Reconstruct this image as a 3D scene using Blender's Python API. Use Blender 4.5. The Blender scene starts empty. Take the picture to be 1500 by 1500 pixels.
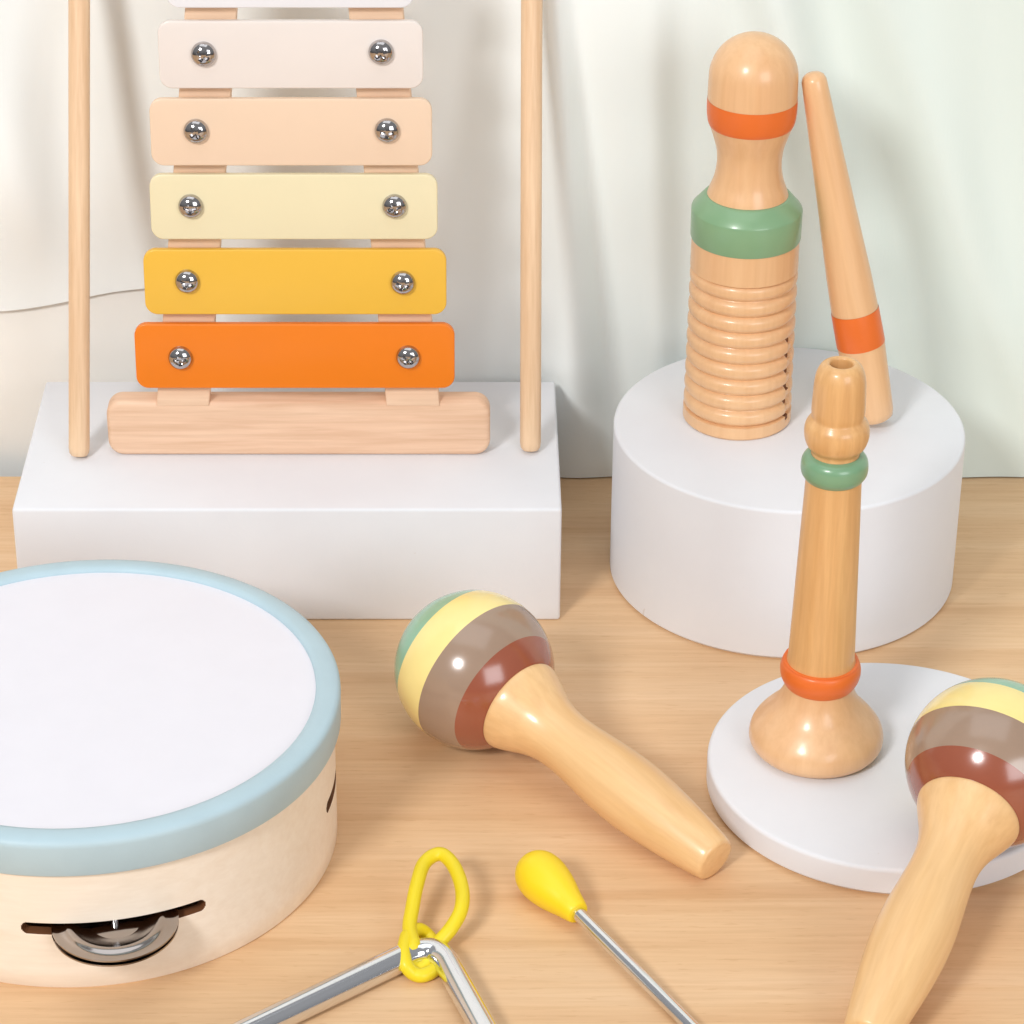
import bpy, bmesh, math, random
from mathutils import Vector, Matrix
random.seed(3)
C = bpy.context.scene
COL = C.collection
PI = math.pi

# ---------------------------------------------------------------- camera
F = 4400.0; PITCH = math.radians(30); D = 1.10; PX, PY = 690.0, 750.0
cam_loc = Vector((0, -D*math.cos(PITCH), D*math.sin(PITCH)))
fw = Vector((0, math.cos(PITCH), -math.sin(PITCH)))
up = Vector((0, math.sin(PITCH), math.cos(PITCH)))
rt = Vector((1, 0, 0))
U = D/F                                   # metres per photo pixel at the centre of the table
cd = bpy.data.cameras.new('camera'); cam = bpy.data.objects.new('camera', cd); COL.objects.link(cam)
cam.location = cam_loc; cam.rotation_euler = (PI/2-PITCH, 0, 0)
cd.sensor_width = 36; cd.lens = F/1500*36; cd.shift_x = (750-PX)/1500
cd.clip_start = 0.01; cd.clip_end = 20
C.camera = cam

def ray(x, y): return (fw*F + rt*(x-PX) - up*(y-PY)).normalized()
def at_z(x, y, z):                        # measured point on a horizontal plane
    d = ray(x, y); return cam_loc + d*((z-cam_loc.z)/d.z)
def at_y(x, y, Y):
    d = ray(x, y); return cam_loc + d*((Y-cam_loc.y)/d.y)
def at_plane(x, y, p, n):
    d = ray(x, y); return cam_loc + d*((p-cam_loc).dot(n)/d.dot(n))
def proj(p):
    v = p-cam_loc; k = F/v.dot(fw); return PX+v.dot(rt)*k, PY-v.dot(up)*k
def scl(p): return (p-cam_loc).dot(fw)/F  # metres per pixel at p
def zof(c, y):                            # height above c that shows at photo row y
    a, b = c.z-0.3, c.z+0.6
    for _ in range(50):
        m = (a+b)/2
        if proj(Vector((c.x, c.y, m)))[1] > y: a = m
        else: b = m
    return m

# ---------------------------------------------------------------- materials
def srgb(r, g, b):
    f = lambda c: (c/255/12.92) if c/255 <= 0.04045 else ((c/255+0.055)/1.055)**2.4
    return (f(r), f(g), f(b), 1)
def base(name, col, rough=0.5, metal=0.0, coat=0.0, spec=0.5):
    m = bpy.data.materials.new(name); m.use_nodes = True
    n = m.node_tree.nodes; b = n['Principled BSDF']
    b.inputs['Base Color'].default_value = col; b.inputs['Roughness'].default_value = rough
    b.inputs['Metallic'].default_value = metal; b.inputs['Coat Weight'].default_value = coat
    b.inputs['Coat Roughness'].default_value = 0.16
    b.inputs['Specular IOR Level'].default_value = spec
    return m, n, m.node_tree.links, b
def vmap(n, l, scale, coord='Object', rot=(0,0,0)):
    t = n.new('ShaderNodeTexCoord'); mp = n.new('ShaderNodeMapping')
    mp.inputs['Scale'].default_value = scale; mp.inputs['Rotation'].default_value = rot
    l.new(t.outputs[coord], mp.inputs[0]); return mp
def noise(n, l, src, sc, det=4, rough=0.6, dist=0):
    t = n.new('ShaderNodeTexNoise'); t.inputs['Scale'].default_value = sc; t.inputs['Detail'].default_value = det
    t.inputs['Roughness'].default_value = rough; t.inputs['Distortion'].default_value = dist
    l.new(src.outputs[0], t.inputs[0]); return t
def ramp(n, l, src, stops):
    r = n.new('ShaderNodeValToRGB'); e = r.color_ramp.elements
    e[0].position, e[0].color = stops[0]; e[1].position, e[1].color = stops[-1]
    for p, c in stops[1:-1]: k = e.new(p); k.color = c
    l.new(src, r.inputs[0]); return r
def mix(n, l, a, b, fac, mode='MIX'):
    m = n.new('ShaderNodeMix'); m.data_type = 'RGBA'; m.blend_type = mode
    if isinstance(fac, float): m.inputs[0].default_value = fac
    else: l.new(fac, m.inputs[0])
    l.new(a, m.inputs[6]); l.new(b, m.inputs[7]); return m.outputs[2]
def bump(n, l, b, h, strength, dist=0.0005):
    k = n.new('ShaderNodeBump'); k.inputs['Strength'].default_value = strength; k.inputs['Distance'].default_value = dist
    l.new(h, k.inputs['Height']); l.new(k.outputs[0], b.inputs['Normal'])
def wood(name, light, dark, rough=0.38, coat=0.35, axis='z', fine=1.0, contrast=1.0):
    m, n, l, b = base(name, light, rough, 0, coat)
    s = {'z': (1, 1, .06), 'x': (.05, 1, 1), 'y': (1, .06, 1)}[axis]
    mp = vmap(n, l, s)
    a = noise(n, l, mp, 420*fine, 5, .6, .3); c = noise(n, l, mp, 90*fine, 3, .5, .8)
    mid = tuple((light[i]*.6+dark[i]*.4) for i in range(3))+(1,)
    r1 = ramp(n, l, c.outputs[0], [(.33, light), (.55, mid), (.75, dark)])
    r2 = ramp(n, l, a.outputs[0], [(.35, (1,1,1,1)), (.72, (1-.16*contrast, 1-.22*contrast, 1-.28*contrast, 1))])
    l.new(mix(n, l, r1.outputs[0], r2.outputs[0], 1.0, 'MULTIPLY'), b.inputs['Base Color'])
    bump(n, l, b, a.outputs[0], .08, .0003)
    return m
def paint(name, col, rough=0.4, coat=0.15, bumpy=.04, vary=.05):
    m, n, l, b = base(name, col, rough, 0, coat)
    mp = vmap(n, l, (1, 1, 1))
    a = noise(n, l, mp, 60, 4); d = tuple(c*(1-vary) for c in col[:3])+(1,)
    r = ramp(n, l, a.outputs[0], [(.35, col), (.7, d)])
    l.new(r.outputs[0], b.inputs['Base Color'])
    f = noise(n, l, mp, 900, 3); bump(n, l, b, f.outputs[0], bumpy, .0002)
    return m

M = {}
M['beech'] = wood('beech', srgb(235,190,143), srgb(228,177,128), contrast=.45)
M['beech_pale'] = wood('beech_pale', srgb(240,208,178), srgb(230,190,158), rough=.55, coat=.05, axis='x', contrast=.8)
M['beech_foot'] = wood('beech_foot', srgb(238,202,172), srgb(228,184,150), rough=.55, coat=.05, axis='x', contrast=1.1)
M['stick'] = wood('stick', srgb(240,208,172), srgb(228,188,148), rough=.5, coat=.05)
M['honey'] = wood('honey', srgb(230,182,124), srgb(220,166,104))
M['maple'] = wood('maple', srgb(241,200,145), srgb(231,184,126), coat=.45, contrast=.6)
M['slot'] = base('slot', srgb(120,74,42), .7)[0]
M['orange'] = paint('orange', srgb(232,112,40), .42)
M['orange_bar'] = paint('orange_bar', srgb(236,124,4), .42, vary=.02)
M['amber_bar'] = paint('amber_bar', srgb(236,184,62), .42, vary=.02)
M['cream_bar'] = paint('cream_bar', srgb(234,221,182), .42, vary=.02)
M['peach_bar'] = paint('peach_bar', srgb(236,207,179), .42, vary=.02)
M['shell_bar'] = paint('shell_bar', srgb(232,222,215), .42, vary=.02)
M['white_bar'] = paint('white_bar', srgb(234,234,238), .42, vary=.02)
M['sage'] = paint('sage', srgb(130,168,128), .35, .3)
M['jade'] = paint('jade', srgb(122,164,128), .3, .4)
M['head_green'] = paint('head_green', srgb(138,188,158), .22, .6)
M['head_yellow'] = paint('head_yellow', srgb(250,228,150), .22, .6)
M['head_taupe'] = paint('head_taupe', srgb(160,134,114), .2, .7)
M['head_brown'] = paint('head_brown', srgb(152,82,58), .2, .7)
M['yellow_rubber'] = paint('yellow_rubber', srgb(250,216,30), .4, .1)
M['cord'] = paint('cord', srgb(236,212,28), .45, .1)
M['drum_shell'] = wood('drum_shell', srgb(246,233,216), srgb(243,228,209), rough=.5, coat=.05, axis='x', contrast=.35)
M['drum_blue'] = paint('drum_blue', srgb(180,203,212), .55, .05, .15)
M['drum_head'] = paint('drum_head', srgb(230,228,235), .6, 0, .05, .02)
M['chrome'] = base('chrome', (.78,.79,.82,1), .12, 1.0)[0]
M['screw_metal'] = base('screw_metal', (.48,.46,.46,1), .1, 1.0)[0]
M['jingle_metal'] = base('jingle_metal', (.42,.38,.36,1), .13, 1.0)[0]

def mk_plaster():
    m, n, l, b = base('white_plaster', srgb(228,226,228), .75)
    mp = vmap(n, l, (1,1,1))
    a = noise(n, l, mp, 25, 5); r = ramp(n, l, a.outputs[0], [(.3, srgb(229,230,234)), (.75, srgb(225,225,229))])
    s = noise(n, l, mp, 170, 2, .5); rs = ramp(n, l, s.outputs[0], [(.765, (0,0,0,1)), (.80, (.3,.3,.3,1))])
    d = n.new('ShaderNodeRGB'); d.outputs[0].default_value = srgb(190,172,158)
    l.new(mix(n, l, r.outputs[0], d.outputs[0], rs.outputs[0]), b.inputs['Base Color'])
    f = noise(n, l, mp, 700, 4); bump(n, l, b, f.outputs[0], .12, .0003)
    return m
M['plaster'] = mk_plaster()

def mk_table():
    m, n, l, b = base('table_wood', srgb(228,188,144), .5, 0, .05)
    mp = vmap(n, l, (.045, 1, 1)); mq = vmap(n, l, (.14, 1, 1))
    big = noise(n, l, mp, 60, 4, .55, .6)
    r1 = ramp(n, l, big.outputs[0], [(.32, srgb(232,196,156)), (.5, srgb(226,187,144)), (.72, srgb(214,170,126))])
    fine = noise(n, l, mp, 620, 4, .6, .2)
    r2 = ramp(n, l, fine.outputs[0], [(.38, (1,1,1,1)), (.68, (.90,.86,.82,1))])
    c = mix(n, l, r1.outputs[0], r2.outputs[0], .8, 'MULTIPLY')
    fl = noise(n, l, mq, 900, 2, .5)
    r3 = ramp(n, l, fl.outputs[0], [(.62, (1,1,1,1)), (.70, (.90,.85,.80,1))])
    l.new(mix(n, l, c, r3.outputs[0], .7, 'MULTIPLY'), b.inputs['Base Color'])
    bump(n, l, b, fine.outputs[0], .08, .0003)
    return m
M['table'] = mk_table()
def mk_cloth(name, a, b_):
    m, n, l, b = base(name, a, .85, 0, 0, .2)
    b.inputs['Sheen Weight'].default_value = .2
    mp = vmap(n, l, (1, 1, 1))
    t = noise(n, l, mp, 8, 3); r = ramp(n, l, t.outputs[0], [(.35, a), (.7, b_)])
    if name == 'curtain_cloth':        # base colour ramps smoothly to pale mint towards the right
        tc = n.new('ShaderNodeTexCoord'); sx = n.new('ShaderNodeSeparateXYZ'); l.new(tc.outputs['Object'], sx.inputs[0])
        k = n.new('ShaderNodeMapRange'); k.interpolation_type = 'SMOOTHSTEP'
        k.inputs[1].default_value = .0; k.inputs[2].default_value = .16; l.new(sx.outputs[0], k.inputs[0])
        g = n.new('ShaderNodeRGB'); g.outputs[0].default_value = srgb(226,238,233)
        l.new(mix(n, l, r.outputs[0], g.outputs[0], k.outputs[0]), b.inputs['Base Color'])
    else: l.new(r.outputs[0], b.inputs['Base Color'])
    f = noise(n, l, vmap(n, l, (1, 1, .2)), 1500, 2); bump(n, l, b, f.outputs[0], .06, .0003)
    return m
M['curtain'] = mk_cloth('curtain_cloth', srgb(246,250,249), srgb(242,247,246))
M['wall'] = mk_cloth('wall_paint', srgb(247,246,241), srgb(243,242,237))

# ---------------------------------------------------------------- object helpers
def finish(o, parent=None, smooth=40):
    me = o.data
    for p in me.polygons: p.use_smooth = True
    me.set_sharp_from_angle(angle=math.radians(smooth))
    COL.objects.link(o)
    if parent: o.parent = parent
    return o
def obj(name, bm, mats, parent=None, smooth=40):
    bmesh.ops.remove_doubles(bm, verts=bm.verts, dist=1e-7)
    bmesh.ops.recalc_face_normals(bm, faces=bm.faces)
    me = bpy.data.meshes.new(name); bm.to_mesh(me); bm.free()
    for m in (mats if isinstance(mats, (list, tuple)) else [mats]): me.materials.append(M[m])
    return finish(bpy.data.objects.new(name, me), parent, smooth)
def tag(o, label=None, cat=None, group=None, kind=None):
    if label: o['label'] = label
    if cat: o['category'] = cat
    if group: o['group'] = group
    if kind: o['kind'] = kind
    return o
def thing(name, label, cat, mat=Matrix.Identity(4), group=None):
    o = bpy.data.objects.new(name, None); COL.objects.link(o); o.matrix_world = mat
    o.empty_display_size = .01
    return tag(o, label, cat, group)
def lathe(prof, n=96, bm=None, closed=False):
    """prof: (r, z) list, revolved round local z"""
    bm = bm or bmesh.new(); rings = []
    for r, z in prof:
        if r < 1e-9: rings.append([bm.verts.new((0, 0, z))])
        else: rings.append([bm.verts.new((r*math.cos(2*PI*i/n), r*math.sin(2*PI*i/n), z)) for i in range(n)])
    pairs = list(zip(rings, rings[1:])) + ([(rings[-1], rings[0])] if closed else [])
    for a, b in pairs:
        for i in range(n):
            j = (i+1) % n
            v = [a[i % len(a)], a[j % len(a)], b[j % len(b)], b[i % len(b)]]
            v = list(dict.fromkeys(v))
            if len(v) > 2: bm.faces.new(v)
    return bm
def spline(pts, k=8):
    out = []
    P = [pts[0]]+list(pts)+[pts[-1]]
    for i in range(1, len(P)-2):
        for j in range(k):
            t = j/k; a, b, c, d = P[i-1], P[i], P[i+1], P[i+2]
            out.append(tuple(.5*((2*b[q])+(-a[q]+c[q])*t+(2*a[q]-5*b[q]+4*c[q]-d[q])*t*t+(-a[q]+3*b[q]-3*c[q]+d[q])*t**3) for q in range(len(b))))
    out.append(tuple(pts[-1])); return out
def sweep(pts, r, n=20, closed=False, bm=None, cap=True):
    bm = bm or bmesh.new(); pts = [Vector(p) for p in pts]; N = len(pts)
    tan = []
    for i in range(N):
        a = pts[(i-1) % N] if (closed or i > 0) else pts[i]
        b = pts[(i+1) % N] if (closed or i < N-1) else pts[i]
        tan.append((b-a).normalized())
    nrm = tan[0].orthogonal().normalized(); rings = []
    for i in range(N):
        nrm = (nrm - tan[i]*nrm.dot(tan[i])).normalized(); bi = tan[i].cross(nrm)
        rr = r[i] if isinstance(r, (list, tuple)) else r
        rings.append([bm.verts.new(pts[i]+(nrm*math.cos(2*PI*k/n)+bi*math.sin(2*PI*k/n))*rr) for k in range(n)])
    for i in range(N if closed else N-1):
        a, b = rings[i], rings[(i+1) % N]
        for k in range(n): bm.faces.new([a[k], a[(k+1) % n], b[(k+1) % n], b[k]])
    if cap and not closed:
        for R, s in ((rings[0], -1), (rings[-1], 1)): bm.faces.new(R)
    return bm
def box_bm(x0, x1, y0, y1, z0, z1, bev=0, seg=3, bm=None):
    bm = bm or bmesh.new()
    r = bmesh.ops.create_cube(bm, size=1)
    for v in r['verts']: v.co = Vector((x0+(v.co.x+.5)*(x1-x0), y0+(v.co.y+.5)*(y1-y0), z0+(v.co.z+.5)*(z1-z0)))
    if bev:
        ed = list({e for v in r['verts'] for e in v.link_edges})
        bmesh.ops.bevel(bm, geom=ed, offset=bev, segments=seg, affect='EDGES', profile=.5)
    return bm
def slab(outline, t0, t1, bev, axis='y'):
    """outline of (a,b) points -> slab between t0 and t1 with softened edges. axis y: (x,z) outline"""
    bm = bmesh.new()
    def mkv(p, t): return bm.verts.new((p[0], t, p[1]) if axis == 'y' else (p[0], p[1], t))
    c = (sum(p[0] for p in outline)/len(outline), sum(p[1] for p in outline)/len(outline))
    def inset(d):
        o = []; N = len(outline)
        for i, p in enumerate(outline):
            a, b = outline[i-1], outline[(i+1) % N]
            tx, ty = b[0]-a[0], b[1]-a[1]; L = math.hypot(tx, ty); nx, ny = ty/L, -tx/L
            if (p[0]+nx-c[0])**2+(p[1]+ny-c[1])**2 < (p[0]-c[0])**2+(p[1]-c[1])**2: nx, ny = -nx, -ny
            if nx*(p[0]-c[0])+ny*(p[1]-c[1]) < 0: nx, ny = -nx, -ny
            o.append((p[0]-nx*d, p[1]-ny*d))
        return o
    layers = []
    s = 1 if t1 > t0 else -1
    for k in range(4):
        a = k/3*PI/2; layers.append((inset(bev*(1-math.sin(a))), t0+s*bev*(1-math.cos(a))))
    layers += [(o, t1-(t-t0)) for o, t in reversed(layers)]
    R = [[mkv(p, t) for p in o] for o, t in layers]
    N = len(outline)
    for a, b in zip(R, R[1:]):
        for i in range(N): bm.faces.new([a[i], a[(i+1) % N], b[(i+1) % N], b[i]])
    bm.faces.new(R[0]); bm.faces.new(R[-1])
    return bm
def rrect(x0, x1, y0, y1, r, k=8, taper=0):
    o = []
    for cx, cy, a0 in ((x1-r, y1-r, 0), (x0+r, y1-r, 90), (x0+r, y0+r, 180), (x1-r, y0+r, 270)):
        for i in range(k+1):
            a = math.radians(a0+90*i/k); o.append((cx+r*math.cos(a), cy+r*math.sin(a)))
    return o

# ---------------------------------------------------------------- box platform, table, curtain
bf = at_z(420, 909, 0); box_h = zof(bf, 746)
xl = at_y(17, 746, bf.y).x; xr = at_y(823, 746, bf.y).x
bb = at_z(420, 558, box_h).y
curY = max(at_z(850, 700, 0).y, bb+.006)
print('box', bf.y, bb, 'h', box_h, 'curtain row y', at_z(850,700,0).y, curY)
o = obj('display_block', box_bm(xl, xr, bf.y, bb, 0, box_h, .0011), 'plaster')
tag(o, 'white rectangular block under the xylophone, behind the drum', 'display block')

bm = bmesh.new(); bmesh.ops.create_grid(bm, x_segments=2, y_segments=2, size=1)
for v in bm.verts: v.co = Vector((v.co.x*1.1, -1.3+(v.co.y+1)/2*(1.3+curY+.001), 0))
tag(obj('table_top', bm, 'table'), kind='structure')
bm = bmesh.new(); bmesh.ops.create_grid(bm, x_segments=2, y_segments=2, size=1)
for v in bm.verts: v.co = Vector((v.co.x*1.1, curY+.0125, -.06+(v.co.y+1)/2*.76))
tag(obj('wall', bm, 'wall'), kind='structure')

S = scl(Vector((0, curY, .05)))           # metres per pixel at the curtain
def sm(t): t = max(0, min(1, t)); return t*t*(3-2*t)
def fold(x, z):
    # x in photo pixels, z in metres; sum of slanted pleats, positive comes towards the camera
    f = 0; zz = z/S
    def ridge(x0, sl, w, a): 
        u = (x-(x0+sl*zz))/w
        return a*math.exp(-u*u)
    f += ridge(30, -.02, 60, 5.0) + ridge(160, -.22, 42, 4.0) + ridge(-120, .05, 60, 6)
    f += ridge(330, -.05, 60, 4) + ridge(480, .04, 40, 5) + ridge(600, -.05, 50, 4)
    f += ridge(700, -.1, 45, 3.5)
    f += ridge(850, -.06, 30, 7.5) + ridge(915, -.12, 20, -4.5) + ridge(965, -.03, 38, 6.5) + ridge(1050, -.05, 40, 4)
    f += ridge(1180, -.1, 60, 4) + ridge(1390, -.38, 36, 5.5) + ridge(1480, -.42, 34, -2.5) + ridge(1560, -.40, 40, 5.5) + ridge(1700, -.3, 60, 5)
    f += 1.2*math.sin(x/37+zz*.004) + .6*math.sin(x/17.3+1+zz*.006)
    return f*.001
def hem(x):
    if x < 230: return zof(Vector((at_y(x, 460, curY).x, curY, 0)), 474-34*sm((x+20)/260)) if x > -200 else .06
    return (1-sm((x-230)/150))*h230
h230 = 0
h230 = hem(229.9)
bm = bmesh.new(); NX, NZ = 560, 70; V = []
for i in range(NX+1):
    px = -900+i*3400/NX; x = (px-PX)*S; h0 = hem(px); col = []
    for j in range(NZ+1):
        t = j/NZ; z = h0+(.62-h0)*t**1.15
        flat = .12+.88*sm(z/.07) if h0 < .01 else 1
        if h0 >= .01: flat = .12+.88*sm((z-h0)/.06)
        y = curY - fold(px, z)*flat - .0015*flat
        if h0 >= .01: y += .0036*(1-sm((z-h0)/.05))
        y += .007*(1-sm((px-720)/110))*sm((z-.012)/.035)
        # rolled hem
        if z-h0 < .0035: y -= .0018*math.sin(PI*(z-h0)/.0035)
        lim = curY+.0004+.0112*sm((z-.012)/.035)
        col.append(bm.verts.new((x, min(y, lim), z+ (.0005 if h0 < .01 else 0))))
    V.append(col)
for i in range(NX):
    for j in range(NZ): bm.faces.new([V[i][j], V[i+1][j], V[i+1][j+1], V[i][j+1]])
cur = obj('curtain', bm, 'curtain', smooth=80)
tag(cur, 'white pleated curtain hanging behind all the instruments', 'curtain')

# ---------------------------------------------------------------- round plinths
def disc(name, c, r, h, label, cat, bev):
    pr = [(0, 0), (r-bev, 0), (r, bev)]
    for k in range(5): a = k/4*PI/2; pr.append((r-bev+bev*math.cos(a), h-bev+bev*math.sin(a)))
    pr.append((0, h))
    o = obj(name, lathe(pr, 160), 'plaster'); o.location = c
    return tag(o, label, cat)
cb = at_z(1143, 832, 0); cyl_h = zof(cb, 622)
cyl_r = 256.5*scl(Vector((cb.x, cb.y, cyl_h)))
if cb.y+cyl_r > curY-.002: cb.y = curY-.002-cyl_r
disc('round_plinth', cb, cyl_r, cyl_h, 'tall white round plinth under the ribbed guiro', 'plinth', .0012)
print('cyl', cb, cyl_r, cyl_h, 'top centre', proj(Vector((cb.x, cb.y, cyl_h))), 'back', cb.y+cyl_r)
dt = 40*U
dc = at_z(1305, 1114, dt); dr = 268*scl(dc)
disc('round_board', Vector((dc.x, dc.y, 0)), dr, dt, 'thin white round board under the wooden horn', 'display board', .0014)

# ---------------------------------------------------------------- xylophone
ff = at_z(436, 668, box_h)                     # front bottom edge of the foot block
fh = zof(ff, 589)-box_h                        # its height
foot = Vector((ff.x, ff.y-.0004, box_h+fh))    # rails stand here
LEAN = math.radians(6)
X = Matrix.Translation(foot) @ Matrix.Rotation(-LEAN, 4, 'X')   # local z runs up the rails, leaning back
xi = X.inverted()
xyl = thing('xylophone', 'toy xylophone with orange to white metal bars standing on the white block', 'xylophone', Matrix.Translation(Vector((ff.x, foot.y, box_h))))
rail_t = .007; bar_t = .0028
nrm = (X.to_3x3() @ Vector((0, -1, 0)))
def loc(px, py, off):                          # pixel -> rail-plane coordinates on the plane 'off' in front of the rails
    p = at_plane(px, py, foot+nrm*off, nrm); q = xi @ p; return q.x, q.z
frame_m = Matrix.Translation((0, 0, fh)) @ Matrix.Rotation(-LEAN, 4, 'X')
def child_frame(o): o.matrix_parent_inverse = Matrix.Identity(4); o.matrix_basis = frame_m
# plank: flat foot
x0 = at_y(157, 630, ff.y).x-foot.x; x1 = at_y(718, 630, ff.y).x-foot.x
obj('foot_block', slab(rrect(x0, x1, .0001, fh, 22*U), .0094, .0004, .0017, 'y'), 'beech_foot', xyl)
for (tl, tr, bl, br) in ((271, 347, 229, 306), (510, 590, 566, 644)):
    q = [loc(bl, 592, 0), loc(br, 592, 0), loc(tr, 10, 0), loc(tl, 10, 0)]
    ex = lambda p, r_: (r_[0]+(r_[0]-p[0])*.2, r_[1]+(r_[1]-p[1])*.2)
    q = [(q[0][0], -.0012), (q[1][0], -.0012), ex(q[1], q[2]), ex(q[0], q[3])]
    r_ = obj('rail', slab(q, rail_t, 0, .0005, 'y'), 'beech_pale', xyl); child_frame(r_)
def screw_bm(R):
    bm = bmesh.new(); n = 120; m = 22; rings = []
    bm_c = None
    for k in range(m+1):
        rr = R*k/m; ring = []
        for i in range(n):
            t = 2*PI*i/n; x, y = rr*math.cos(t), rr*math.sin(t)
            h = .62*R*math.sqrt(max(0, 1-(rr/R)**2))
            w = .15*R; L = .52*R
            if (abs(x) < w and abs(y) < L) or (abs(y) < w and abs(x) < L): h -= .32*R
            ring.append((x, -h, y))
        rings.append(ring)
    c = bm.verts.new(rings[0][0]); prev = None
    vs = [[bm.verts.new(p) for p in r] for r in rings[1:]]
    for i in range(n): bm.faces.new([c, vs[0][i], vs[0][(i+1) % n]])
    for a, b in zip(vs, vs[1:]):
        for i in range(n): bm.faces.new([a[i], b[i], b[(i+1) % n], a[(i+1) % n]])
    base_ = [bm.verts.new((v.co.x, .0006, v.co.z)) for v in vs[-1]]
    for i in range(n): bm.faces.new([vs[-1][i], base_[i], base_[(i+1) % n], vs[-1][(i+1) % n]])
    return bm
bars = [('white_bar', 242, 606, -84, 12, (305, -34), (550, -36), 'white bar at the top'),
        ('shell_bar', 232, 620, 31, 130, (298, 80), (558, 77), 'off white bar'),
        ('peach_bar', 220, 633, 145, 243, (287, 193), (567, 192), 'pale peach bar'),
        ('cream_bar', 220, 641, 256, 351, (279, 303), (578, 303), 'pale cream yellow bar'),
        ('amber_bar', 211, 654, 366, 461, (274, 413), (590, 415), 'amber yellow bar'),
        ('orange_bar', 198, 666, 475, 569, (264, 525), (598, 524), 'bright orange bar, longest')]
off0 = .0012
for mat, bx0, bx1, by0, by1, s1, s2, lab in bars:
    offf = off0+bar_t; cy = (by0+by1)/2
    (ax, _), (bx, _) = loc(bx0, cy, offf), loc(bx1, cy, offf)
    zt_, zb_ = loc(430, by0, offf)[1], loc(430, by1, offf)[1]
    r_ = obj('bar', slab(rrect(ax, bx, zb_, zt_, 17*U, 8), -off0, -offf, .0005, 'y'), mat, xyl); child_frame(r_)
    r_['label'] = lab
    for s in (s1, s2):
        sx, sz = loc(s[0], s[1], offf+.001)
        w = bmesh.new()
        k = obj('screw', screw_bm(16.5*U), 'screw_metal', r_, 25)
        k.location = (sx, -offf-.0006, sz); k.rotation_euler = (0, random.uniform(0, 1.5), 0)
        # spacer between bar and rail
        sp = lathe([(0, 0), (.0018, 0), (.0018, off0), (0, off0)], 20); g = obj('spacer', sp, 'screw_metal', r_)
        g.location = (sx, 0, sz); g.rotation_euler = (PI/2, 0, 0)

# ---------------------------------------------------------------- upright sticks leaning on the curtain
def stick(p0, p1, r, label):
    ax = p1-p0; L = ax.length
    m = Matrix.Translation(p0) @ ax.to_track_quat('Z', 'Y').to_matrix().to_4x4()
    pr = [(0, 0), (r*.72, .0002), (r*.93, .0012), (r, .003), (r, L-.003), (r*.93, L-.0012), (r*.7, L-.0002), (0, L)]
    o = obj('wooden_stick', lathe(pr, 40), 'stick'); o.matrix_world = m
    return tag(o, label, 'stick', 'slim wooden sticks beside the xylophone')
for bx, by, tx, lab in ((116, 668, 116, 'slim upright wooden stick left of the xylophone'), (777, 660, 779, 'slim upright wooden stick right of the xylophone')):
    r = 14.3*U*1.02
    p0 = at_z(bx, by, box_h+.0006)
    yt = curY-.017
    t0 = at_y(tx, 0, yt)
    p1 = p0+(t0-p0)*1.12
    stick(p0, p1, r, lab)
    print('stick lean', math.degrees(math.atan2((t0-p0).y, (t0-p0).z)), 'dist', curY-p0.y)

# ---------------------------------------------------------------- turned things standing upright
def turned(root_c, parts, parent, n=96):
    for name, mat, pts, smooth in parts:
        pr = []
        for y, r in pts:
            z = zof(root_c, y); pr.append((max(0, r)*scl(Vector((root_c.x, root_c.y, z))), z-root_c.z))
        if smooth: pr = spline(pr, smooth)
        pr = [(max(0, r), z) for r, z in pr]
        obj(name, lathe(pr, n), mat, parent)
# guiro
gc = at_z(1079, 609, cyl_h)
gu = thing('guiro', 'ribbed wooden guiro with round head and orange and green bands on the tall plinth', 'guiro', Matrix.Translation(gc))
zz = lambda y: zof(gc, y)-gc.z
kx = lambda y: scl(Vector((gc.x, gc.y, gc.z+zz(y))))
# ribbed body
bm = bmesh.new(); n = 240; th0 = math.radians(-33); H = zz(345); zb, zt2 = zz(591), zz(388); NG = 9; rings = []
NR = 260; rr0 = 79.0
slotz = zz(480)
th1 = math.radians(-28)
for k in range(NR+1):
    z = H*k/NR; y_k = kx(600)+(kx(345)-kx(600))*k/NR
    g = 0
    if zb <= z <= zt2:
        t = (z-zb)/(zt2-zb)*(NG-.0001); u = t*1.0
        g = (1-abs(math.sin(PI*t)))**1.6*7.5
    if z < .0008: g = 3*(1-z/.0008)
    ring = []
    for i in range(n):
        th = 2*PI*i/n; d = (th-th1+PI) % (2*PI)-PI
        gg = g
        if abs(d) < math.radians(4.4) and .003 < z < slotz: gg = max(g+1.6, 6.0 if g > .5 else g)
        r = (rr0-gg)*y_k
        ring.append(bm.verts.new((r*math.cos(th), r*math.sin(th), z)))
    rings.append(ring)
sl = []
for k in range(NR):
    for i in range(n):
        f_ = bm.faces.new([rings[k][i], rings[k][(i+1) % n], rings[k+1][(i+1) % n], rings[k+1][i]])
        th = 2*PI*(i+.5)/n; d = (th-th1+PI) % (2*PI)-PI; z = H*(k+.5)/NR
        if abs(d) < math.radians(4.2) and .003 < z < slotz:
            t = (z-zb)/(zt2-zb)*NG
            if (1-abs(math.sin(PI*t)))**1.6*7.5 > .6: f_.material_index = 1
bm.faces.new(rings[0]); bm.faces.new(rings[-1])
obj('ribbed_body', bm, ['beech', 'slot'], gu, 60)
turned(gc, [('green_band', 'sage', [(345.5, 0), (345.5, 80), (343, 81), (305, 81.5), (302.5, 80.5), (285, 64), (283.5, 60), (283.5, 0)], 0)], gu)
turned(gc, [('neck', 'beech', [(283.2, 59.5), (276, 57), (262, 51.5), (248, 48.5), (234, 47.5), (218, 49), (204, 53), (190, 58), (181, 61.5)], 5),
            ('orange_band', 'orange', [(181, 61.8), (176, 64), (165, 65.8), (150, 66.4), (143, 66.2)], 4)], gu)
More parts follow.
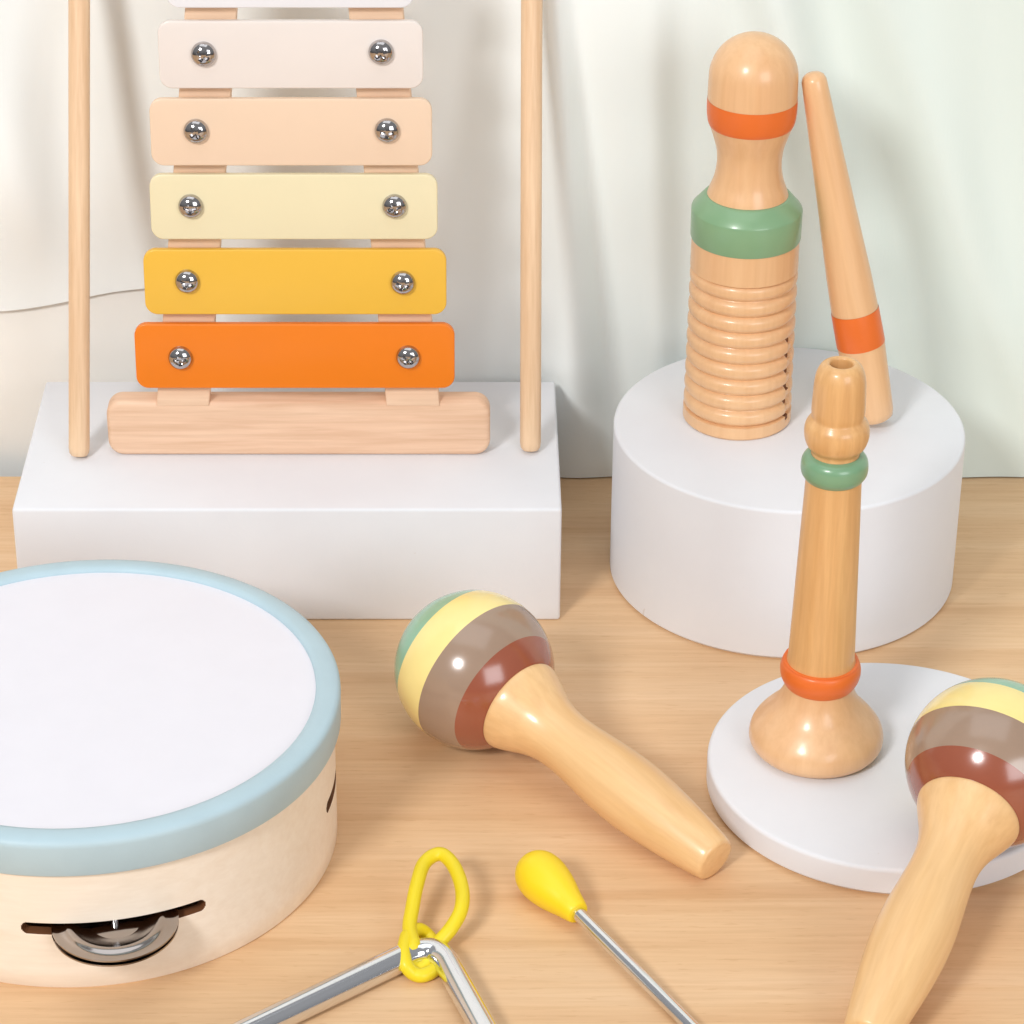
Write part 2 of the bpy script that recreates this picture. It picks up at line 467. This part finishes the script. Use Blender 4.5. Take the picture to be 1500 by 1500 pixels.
zc = zz(112); R = 65.6*kx(112); zo = zz(143)
pr = [(66*kx(143), zo), (66*kx(130), zz(130))]
for k in range(1, 25):
    a = k/24*PI/2; pr.append((R*math.cos(a), zc+R*math.sin(a)*1.0))
pr = [p for p in pr if p[0] >= 0]; pr[-1] = (0, pr[-1][1])
obj('round_head', lathe(pr), 'beech', gu)
# scraper stick leaning on the guiro
sb = at_z(1279, 623, cyl_h); st_y = gc.y-.001
p1 = at_y(1190, 124, st_y+.002)
ax = (p1-sb); L = ax.length
sk = thing('guiro_scraper', 'tapered wooden scraper stick with one orange band leaning against the guiro', 'scraper stick',
           Matrix.Translation(sb+Vector((0, 0, .0035))) @ ax.to_track_quat('Z', 'Y').to_matrix().to_4x4())
def fr(y): return (615-y)/(615-116)*L
ks = scl(sb)
def seg(name, mat, pts): obj(name, lathe([(r*ks, fr(y)) for y, r in pts], 64), mat, sk)
seg('lower_end', 'beech', [(617, 0), (617, 24), (614, 28), (605, 30), (560, 32), (515, 34), (504, 34.5)])
seg('orange_band', 'orange', [(504, 34.9), (503, 35.2), (455, 34.6), (453, 34.2)])
seg('shaft', 'beech', [(453, 33.8), (400, 32), (300, 26.5), (200, 21.5), (140, 18.5), (124, 17.6), (118, 15), (114.5, 10), (113, 0)])

# ---------------------------------------------------------------- wooden horn on the board
fc = at_z(1194, 1093, dt)
fl = thing('wooden_horn', 'small wooden horn with green and orange rings standing on its flared bell', 'toy horn', Matrix.Translation(fc))
turned(fc, [('bell', 'beech', [(1094, 0), (1094, 76), (1093, 82), (1087, 92), (1079, 97.5), (1068, 97), (1058, 92), (1045, 80), (1033, 67), (1020, 57), (1008, 51.5), (997, 49)], 5),
            ('orange_ring', 'orange', [(1000, 49), (997, 52.5), (988, 57.5), (978, 59), (970, 57), (967, 54), (965.5, 50), (966, 0)], 4),
            ('tube', 'honey', [(972, 50), (966, 50.5), (962, 49), (955, 48.5), (850, 45.5), (780, 43.5), (700, 41), (694, 41)], 0),
            ('green_ring', 'jade', [(700, 40), (697, 44), (690, 48.5), (681, 49.5), (672, 48), (666, 43), (663, 36)], 4),
            ('mouthpiece', 'honey', [(665, 36), (660, 35), (656, 37), (650, 43), (640, 47), (629, 48), (620, 46), (613, 41), (609, 38.5), (600, 39.5), (580, 39), (560, 38), (548, 36), (538, 31.5), (533, 26), (531.5, 21), (533, 17.5), (538, 16.5), (560, 16), (640, 15), (640, 0)], 4)], fl)
# ---------------------------------------------------------------- drum
db = at_z(137, 1221, 0); dh = zof(db, 1010)
kd = scl(Vector((db.x, db.y, dh)))
print('drum', db, dh, 'kd', kd, 'top proj', proj(Vector((db.x, db.y, dh))))
RD = 378*kd; RS = 367.5*kd
dm = thing('tambourine_drum', 'round tambourine with white head and pale blue rim in front of the block', 'tambourine', Matrix.Translation(db))
# shell with four slots
zs = dh*.405; sh = .0040; half = math.radians(20.5); thick = .0035
slots = [math.radians(-90+12), math.radians(-90+12+85), math.radians(-90+12+180), math.radians(-90+12-90)]
bm = bmesh.new(); n = 1440
grid = {}
def inslot(th, z):
    for s in slots:
        d = abs((th-s+PI) % (2*PI)-PI)
        if d < half:
            e = (half-d)*RS
            hh = sh/2 if e > sh/2 else math.sqrt(max(0, (sh/2)**2-(sh/2-e)**2))
            if abs(z-zs) < hh: return True
    return False
zl = [0, .0008]+[.0008+(zs-sh/2-.0008)*k/3 for k in range(1, 4)]+[zs-sh/2+sh*k/24 for k in range(1, 25)]+[dh-.012, dh-.004]
for side, r in ((0, RS), (1, RS-thick)):
    for j, z in enumerate(zl):
        rr = r-(.0006 if (j == 0 and side == 0) else 0)
        for i in range(n):
            t = 2*PI*i/n; grid[side, i, j] = bm.verts.new((rr*math.cos(t), rr*math.sin(t), z))
hole = set()
def ef(v): bm.faces.new(v).material_index = 1
for j in range(len(zl)-1):
    for i in range(n):
        if inslot(2*PI*(i+.5)/n, (zl[j]+zl[j+1])/2): hole.add((i, j))
for j in range(len(zl)-1):
    for i in range(n):
        i2 = (i+1) % n
        if (i, j) not in hole:
            for s in (0, 1): bm.faces.new([grid[s,i,j], grid[s,i2,j], grid[s,i2,j+1], grid[s,i,j+1]])
        else:
            if ((i-1) % n, j) not in hole: ef([grid[0,i,j], grid[0,i,j+1], grid[1,i,j+1], grid[1,i,j]])
            if (i2, j) not in hole: ef([grid[0,i2,j], grid[0,i2,j+1], grid[1,i2,j+1], grid[1,i2,j]])
            if (i, j-1) not in hole: ef([grid[0,i,j], grid[0,i2,j], grid[1,i2,j], grid[1,i,j]])
            if (i, j+1) not in hole: ef([grid[0,i,j+1], grid[0,i2,j+1], grid[1,i2,j+1], grid[1,i,j+1]])
for i in range(n):
    i2 = (i+1) % n
    bm.faces.new([grid[0,i,0], grid[0,i2,0], grid[1,i2,0], grid[1,i,0]])
    J = len(zl)-1; bm.faces.new([grid[0,i,J], grid[0,i2,J], grid[1,i2,J], grid[1,i,J]])
obj('shell', bm, ['drum_shell', 'slot'], dm)
rim = [(RD*.903, dh-.0022), (RD*.904, dh-.0008), (RD*.910, dh-.0001), (RD*.93, dh+.0003), (RD*.96, dh+.0002), (RD*.982, dh-.0001), (RD*.993, dh-.0006), (RD*.999, dh-.0014), (RD, dh-.0024),
       (RD*.998, dh-.0113), (RD*.994, dh-.0119), (RS+.0001, dh-.0121), (RS+.0001, dh-.0022)]
obj('rim_band', lathe(rim, 256, closed=True), 'drum_blue', dm, 50)
obj('drum_head', lathe([(0, dh-.0014), (RD*.5, dh-.00135), (RD*.903, dh-.0013), (RD*.906, dh-.0016), (RD*.906, dh-.0035), (0, dh-.0035)], 256), 'drum_head', dm)
def jingle_pr(R, flip):
    s = -1 if flip else 1; t = .0005
    top = [(0, -.0010), (R*.2, -.0010), (R*.45, -.0006), (R*.62, .0001), (R*.70, .0006), (R*.76, .0006), (R*.82, .0001), (R*.9, -.0001), (R, .0001)]
    top = spline(top, 3)
    pr = [(max(r, 0), z*s) for r, z in top]+[(max(r, 0), (z-t)*s) for r, z in reversed(top)]
    return pr
JR = 91*kd*.97
for si, s in enumerate(slots):
    ro = RS-thick*.5-(JR*.93 if si == 1 else 0)
    cx, cy = ro*math.cos(s), ro*math.sin(s)
    for dz, fl_ in ((.0012, False), (-.0008, True)):
        g = obj('jingle', lathe(jingle_pr(JR, fl_), 72), 'jingle_metal', dm, 60)
        g.location = (cx, cy, zs+dz-.0008); g.rotation_euler = (random.uniform(-.02, .02), random.uniform(-.02, .02), 0)
    g = obj('pin', lathe([(0, -.012), (.0012, -.012), (.0012, .012), (0, .012)], 16), 'chrome', dm)
    g.location = (cx, cy, zs)

# ---------------------------------------------------------------- maracas
kH1 = scl(at_z(695, 981, 119*.000222)); k0 = kH1
LM = (at_z(1043, 1256, 33*k0)-at_z(695, 981, 119*k0)).length/k0
def make_maraca():
    t = thing('maraca', 'x', 'maraca', Matrix.Identity(4), 'maracas with banded heads')
    R = 117.5
    def arc(s0, s1, n=14): return [(math.sqrt(max(0, R*R-s*s))*k0, s*k0) for s in [s0+(s1-s0)*i/n for i in range(n+1)]]
    cap = [(R*math.sin(a)*k0, -R*math.cos(a)*k0) for a in [math.acos(50/R)*i/16 for i in range(17)]]
    cap[0] = (0, -R*k0)
    obj('green_cap', lathe(cap), 'head_green', t, 60)
    obj('yellow_band', lathe(arc(-50, 7)), 'head_yellow', t, 60)
    obj('taupe_band', lathe(arc(7, 64)), 'head_taupe', t, 60)
    obj('brown_band', lathe(arc(64, 95)+[(68*k0, 95.5*k0), (0, 95.5*k0)]), 'head_brown', t, 60)
    hp = [(68, 93.5), (71.5, 97), (69.5, 108), (62, 128), (53, 152), (47, 176), (44.5, 200), (45, 230), (48, 270), (51, 310), (52, 350), (50.5, 390), (46, 440), (40, 490), (35, 525), (33, 534)]
    g = lambda b: 92+(b-92)*(LM-92)/(530-92)
    hp = spline([(a*k0, g(b)*k0) for a, b in hp], 4)
    hp += [(31.5*k0, g(537)*k0), (28*k0, g(538.5)*k0), (0, g(538.5)*k0)]
    obj('handle', lathe(hp), 'maple', t, 50)
    return t
def copy_tree(o, parent=None):
    c = o.copy(); COL.objects.link(c)
    if parent: c.parent = parent
    for ch in [q for q in bpy.data.objects if q.parent == o]: copy_tree(ch, c)
    return c
def place(o, H, E, roll):
    ax = E-H
    o.matrix_world = Matrix.Translation(H) @ ax.to_track_quat('Z', 'Y').to_matrix().to_4x4() @ Matrix.Rotation(roll, 4, 'Z')
m1 = make_maraca(); m2 = copy_tree(m1)
H1 = at_z(695, 981, 119*k0); E1 = at_z(1043, 1256, 33*k0)
print('maraca1 length px', (E1-H1).length/k0)
place(m1, H1, E1, .4)
m1['label'] = 'banded maraca lying on the bare table in front of the white block'
H2 = at_z(1452, 1118, dt+119*k0); E2 = at_z(1268, 1526, 33*k0)
print('maraca2 length px', (E2-H2).length/k0)
place(m2, H2, E2, 2.0)
m2['label'] = 'banded maraca with its head resting on the thin round board'

UT = scl(at_z(640, 1391, .003))
# ---------------------------------------------------------------- triangle with cord, beater
rr = 20*UT
A = at_z(638, 1380, rr)
L1 = at_z(372, 1507, rr)-A; L1.z = 0; L1.normalize()
L2 = at_z(712, 1512, rr)-A; L2.z = 0; L2.normalize()
Ld = 520*UT; Bp = A+L1*Ld; Cp = A+L2*Ld
def bend(p, a, b, r, k=10):
    # rounded corner at p between directions a and b
    s = p+a*r; e = p+b*r; return [s*(1-t)**2+p*2*t*(1-t)+e*t*t for t in [i/k for i in range(k+1)]]
L3 = (Cp-Bp).normalized()
path = [Cp-L3*60*UT] + [] 
path = [Cp-L2*14*UT] + [Cp-L2*Ld*.5] + bend(A, L2, L1, 58*UT, 16) + [A+L1*Ld*.5] + bend(Bp, -L1, L3, 30*UT) + [Bp+L3*Ld*.5, Cp-L3*50*UT]
tri = thing('triangle', 'shiny steel triangle with a yellow cord loop lying on the table', 'triangle', Matrix.Translation(A))
o = obj('steel_rod', sweep([p-A for p in path], rr, 28), 'chrome', tri)
def q(x, y, z): return at_z(x, y, z*UT)-A
cp = [(607, 1385, 34), (600, 1360, 36), (604, 1330, 44), (611, 1295, 56), (622, 1264, 62), (644, 1251, 66), (663, 1266, 64), (676, 1298, 58), (676, 1330, 50), (662, 1358, 38), (640, 1384, 22), (628, 1402, 16), (622, 1416, 9), (608, 1418, 9), (597, 1404, 22)]
cp = [q(*p) for p in cp]
cp = cp+cp[:1]
sp = spline([tuple(p) for p in cp], 8)[:-1]
obj('cord_loop', sweep(sp, 10.8*UT, 16, closed=True), 'cord', tri)
cp = [(596, 1372, 34), (592, 1392, 32), (594, 1412, 24), (606, 1426, 12), (622, 1428, 10), (640, 1416, 10), (642, 1396, 8), (628, 1372, 12), (612, 1362, 26)]
sp = spline([tuple(q(*p)) for p in cp]+[tuple(q(*cp[0]))], 8)[:-1]
obj('cord_wrap', sweep(sp, 10.8*UT, 16, closed=True), 'cord', tri)

hb = at_z(790, 1281, 37*UT); eb = at_z(1012, 1503, 11*UT); ax = eb-hb
bt = thing('triangle_beater', 'thin steel triangle beater with a yellow rubber head on the table', 'triangle beater',
           Matrix.Translation(hb) @ ax.to_track_quat('Z', 'Y').to_matrix().to_4x4())
hp = [(0, -36), (14, -34), (27, -25), (35, -12), (38, 3), (38, 18), (35, 38), (30, 58), (24.5, 76), (20.5, 92), (18, 100), (16, 102.5), (9, 103), (0, 103)]
obj('rubber_head', lathe([(max(a, 0)*UT, b*UT) for a, b in hp[:1]+[(p[0], p[1]) for p in spline(hp, 4)][1:]]), 'yellow_rubber', bt, 60)
obj('steel_rod', lathe([(0, 90*UT), (10.8*UT, 90*UT), (10.8*UT, 640*UT), (7*UT, 643*UT), (0, 644*UT)], 32), 'chrome', bt)

# ---------------------------------------------------------------- light
w = bpy.data.worlds.new('World'); C.world = w; w.use_nodes = True
n = w.node_tree.nodes; l = w.node_tree.links; bg = n['Background']
tc = n.new('ShaderNodeTexCoord'); sep = n.new('ShaderNodeSeparateXYZ'); l.new(tc.outputs['Generated'], sep.inputs[0])
mr = n.new('ShaderNodeMapRange'); mr.inputs[1].default_value = -1; mr.inputs[2].default_value = 1; l.new(sep.outputs[2], mr.inputs[0])
rp = n.new('ShaderNodeValToRGB'); e = rp.color_ramp.elements
e[0].position = .40; e[0].color = (.10, .095, .09, 1); e[1].position = .80; e[1].color = (.74, .75, .765, 1)
k = e.new(.58); k.color = (.60, .605, .615, 1)
l.new(mr.outputs[0], rp.inputs[0]); l.new(rp.outputs[0], bg.inputs[0]); bg.inputs[1].default_value = .47

def area(name, loc_, target, size, power, col, size_y=None, shape='DISK'):
    d = bpy.data.lights.new(name, 'AREA'); d.shape = shape if not size_y else 'RECTANGLE'; d.size = size
    if size_y: d.size_y = size_y
    d.energy = power; d.color = col
    o = bpy.data.objects.new(name, d); COL.objects.link(o); o.location = loc_
    o.rotation_euler = (Vector(target)-Vector(loc_)).to_track_quat('-Z', 'Y').to_euler()
    return o
az, el = math.radians(28), math.radians(37)
kd_ = Vector((-math.sin(az)*math.cos(el), -math.cos(az)*math.cos(el), math.sin(el)))
area('key_light', kd_*2.6, (0, 0, .03), .50, 33.5, (1, 1, .995))
area('fill_softbox', (1.0, -1.9, .85), (0, 0, 0.05), 1.0, 15.5, (.94, .97, 1), .9)
area('top_softbox', (-.1, -.3, 1.9), (0, 0, 0), 1.6, 7, (.94, .97, 1), 1.2)

C.render.engine = 'CYCLES'
C.view_settings.view_transform = 'Standard'; C.view_settings.look = 'None'
C.view_settings.exposure = 0; C.view_settings.gamma = 1; C.view_settings.use_curve_mapping = False
C.cycles.max_bounces = 8
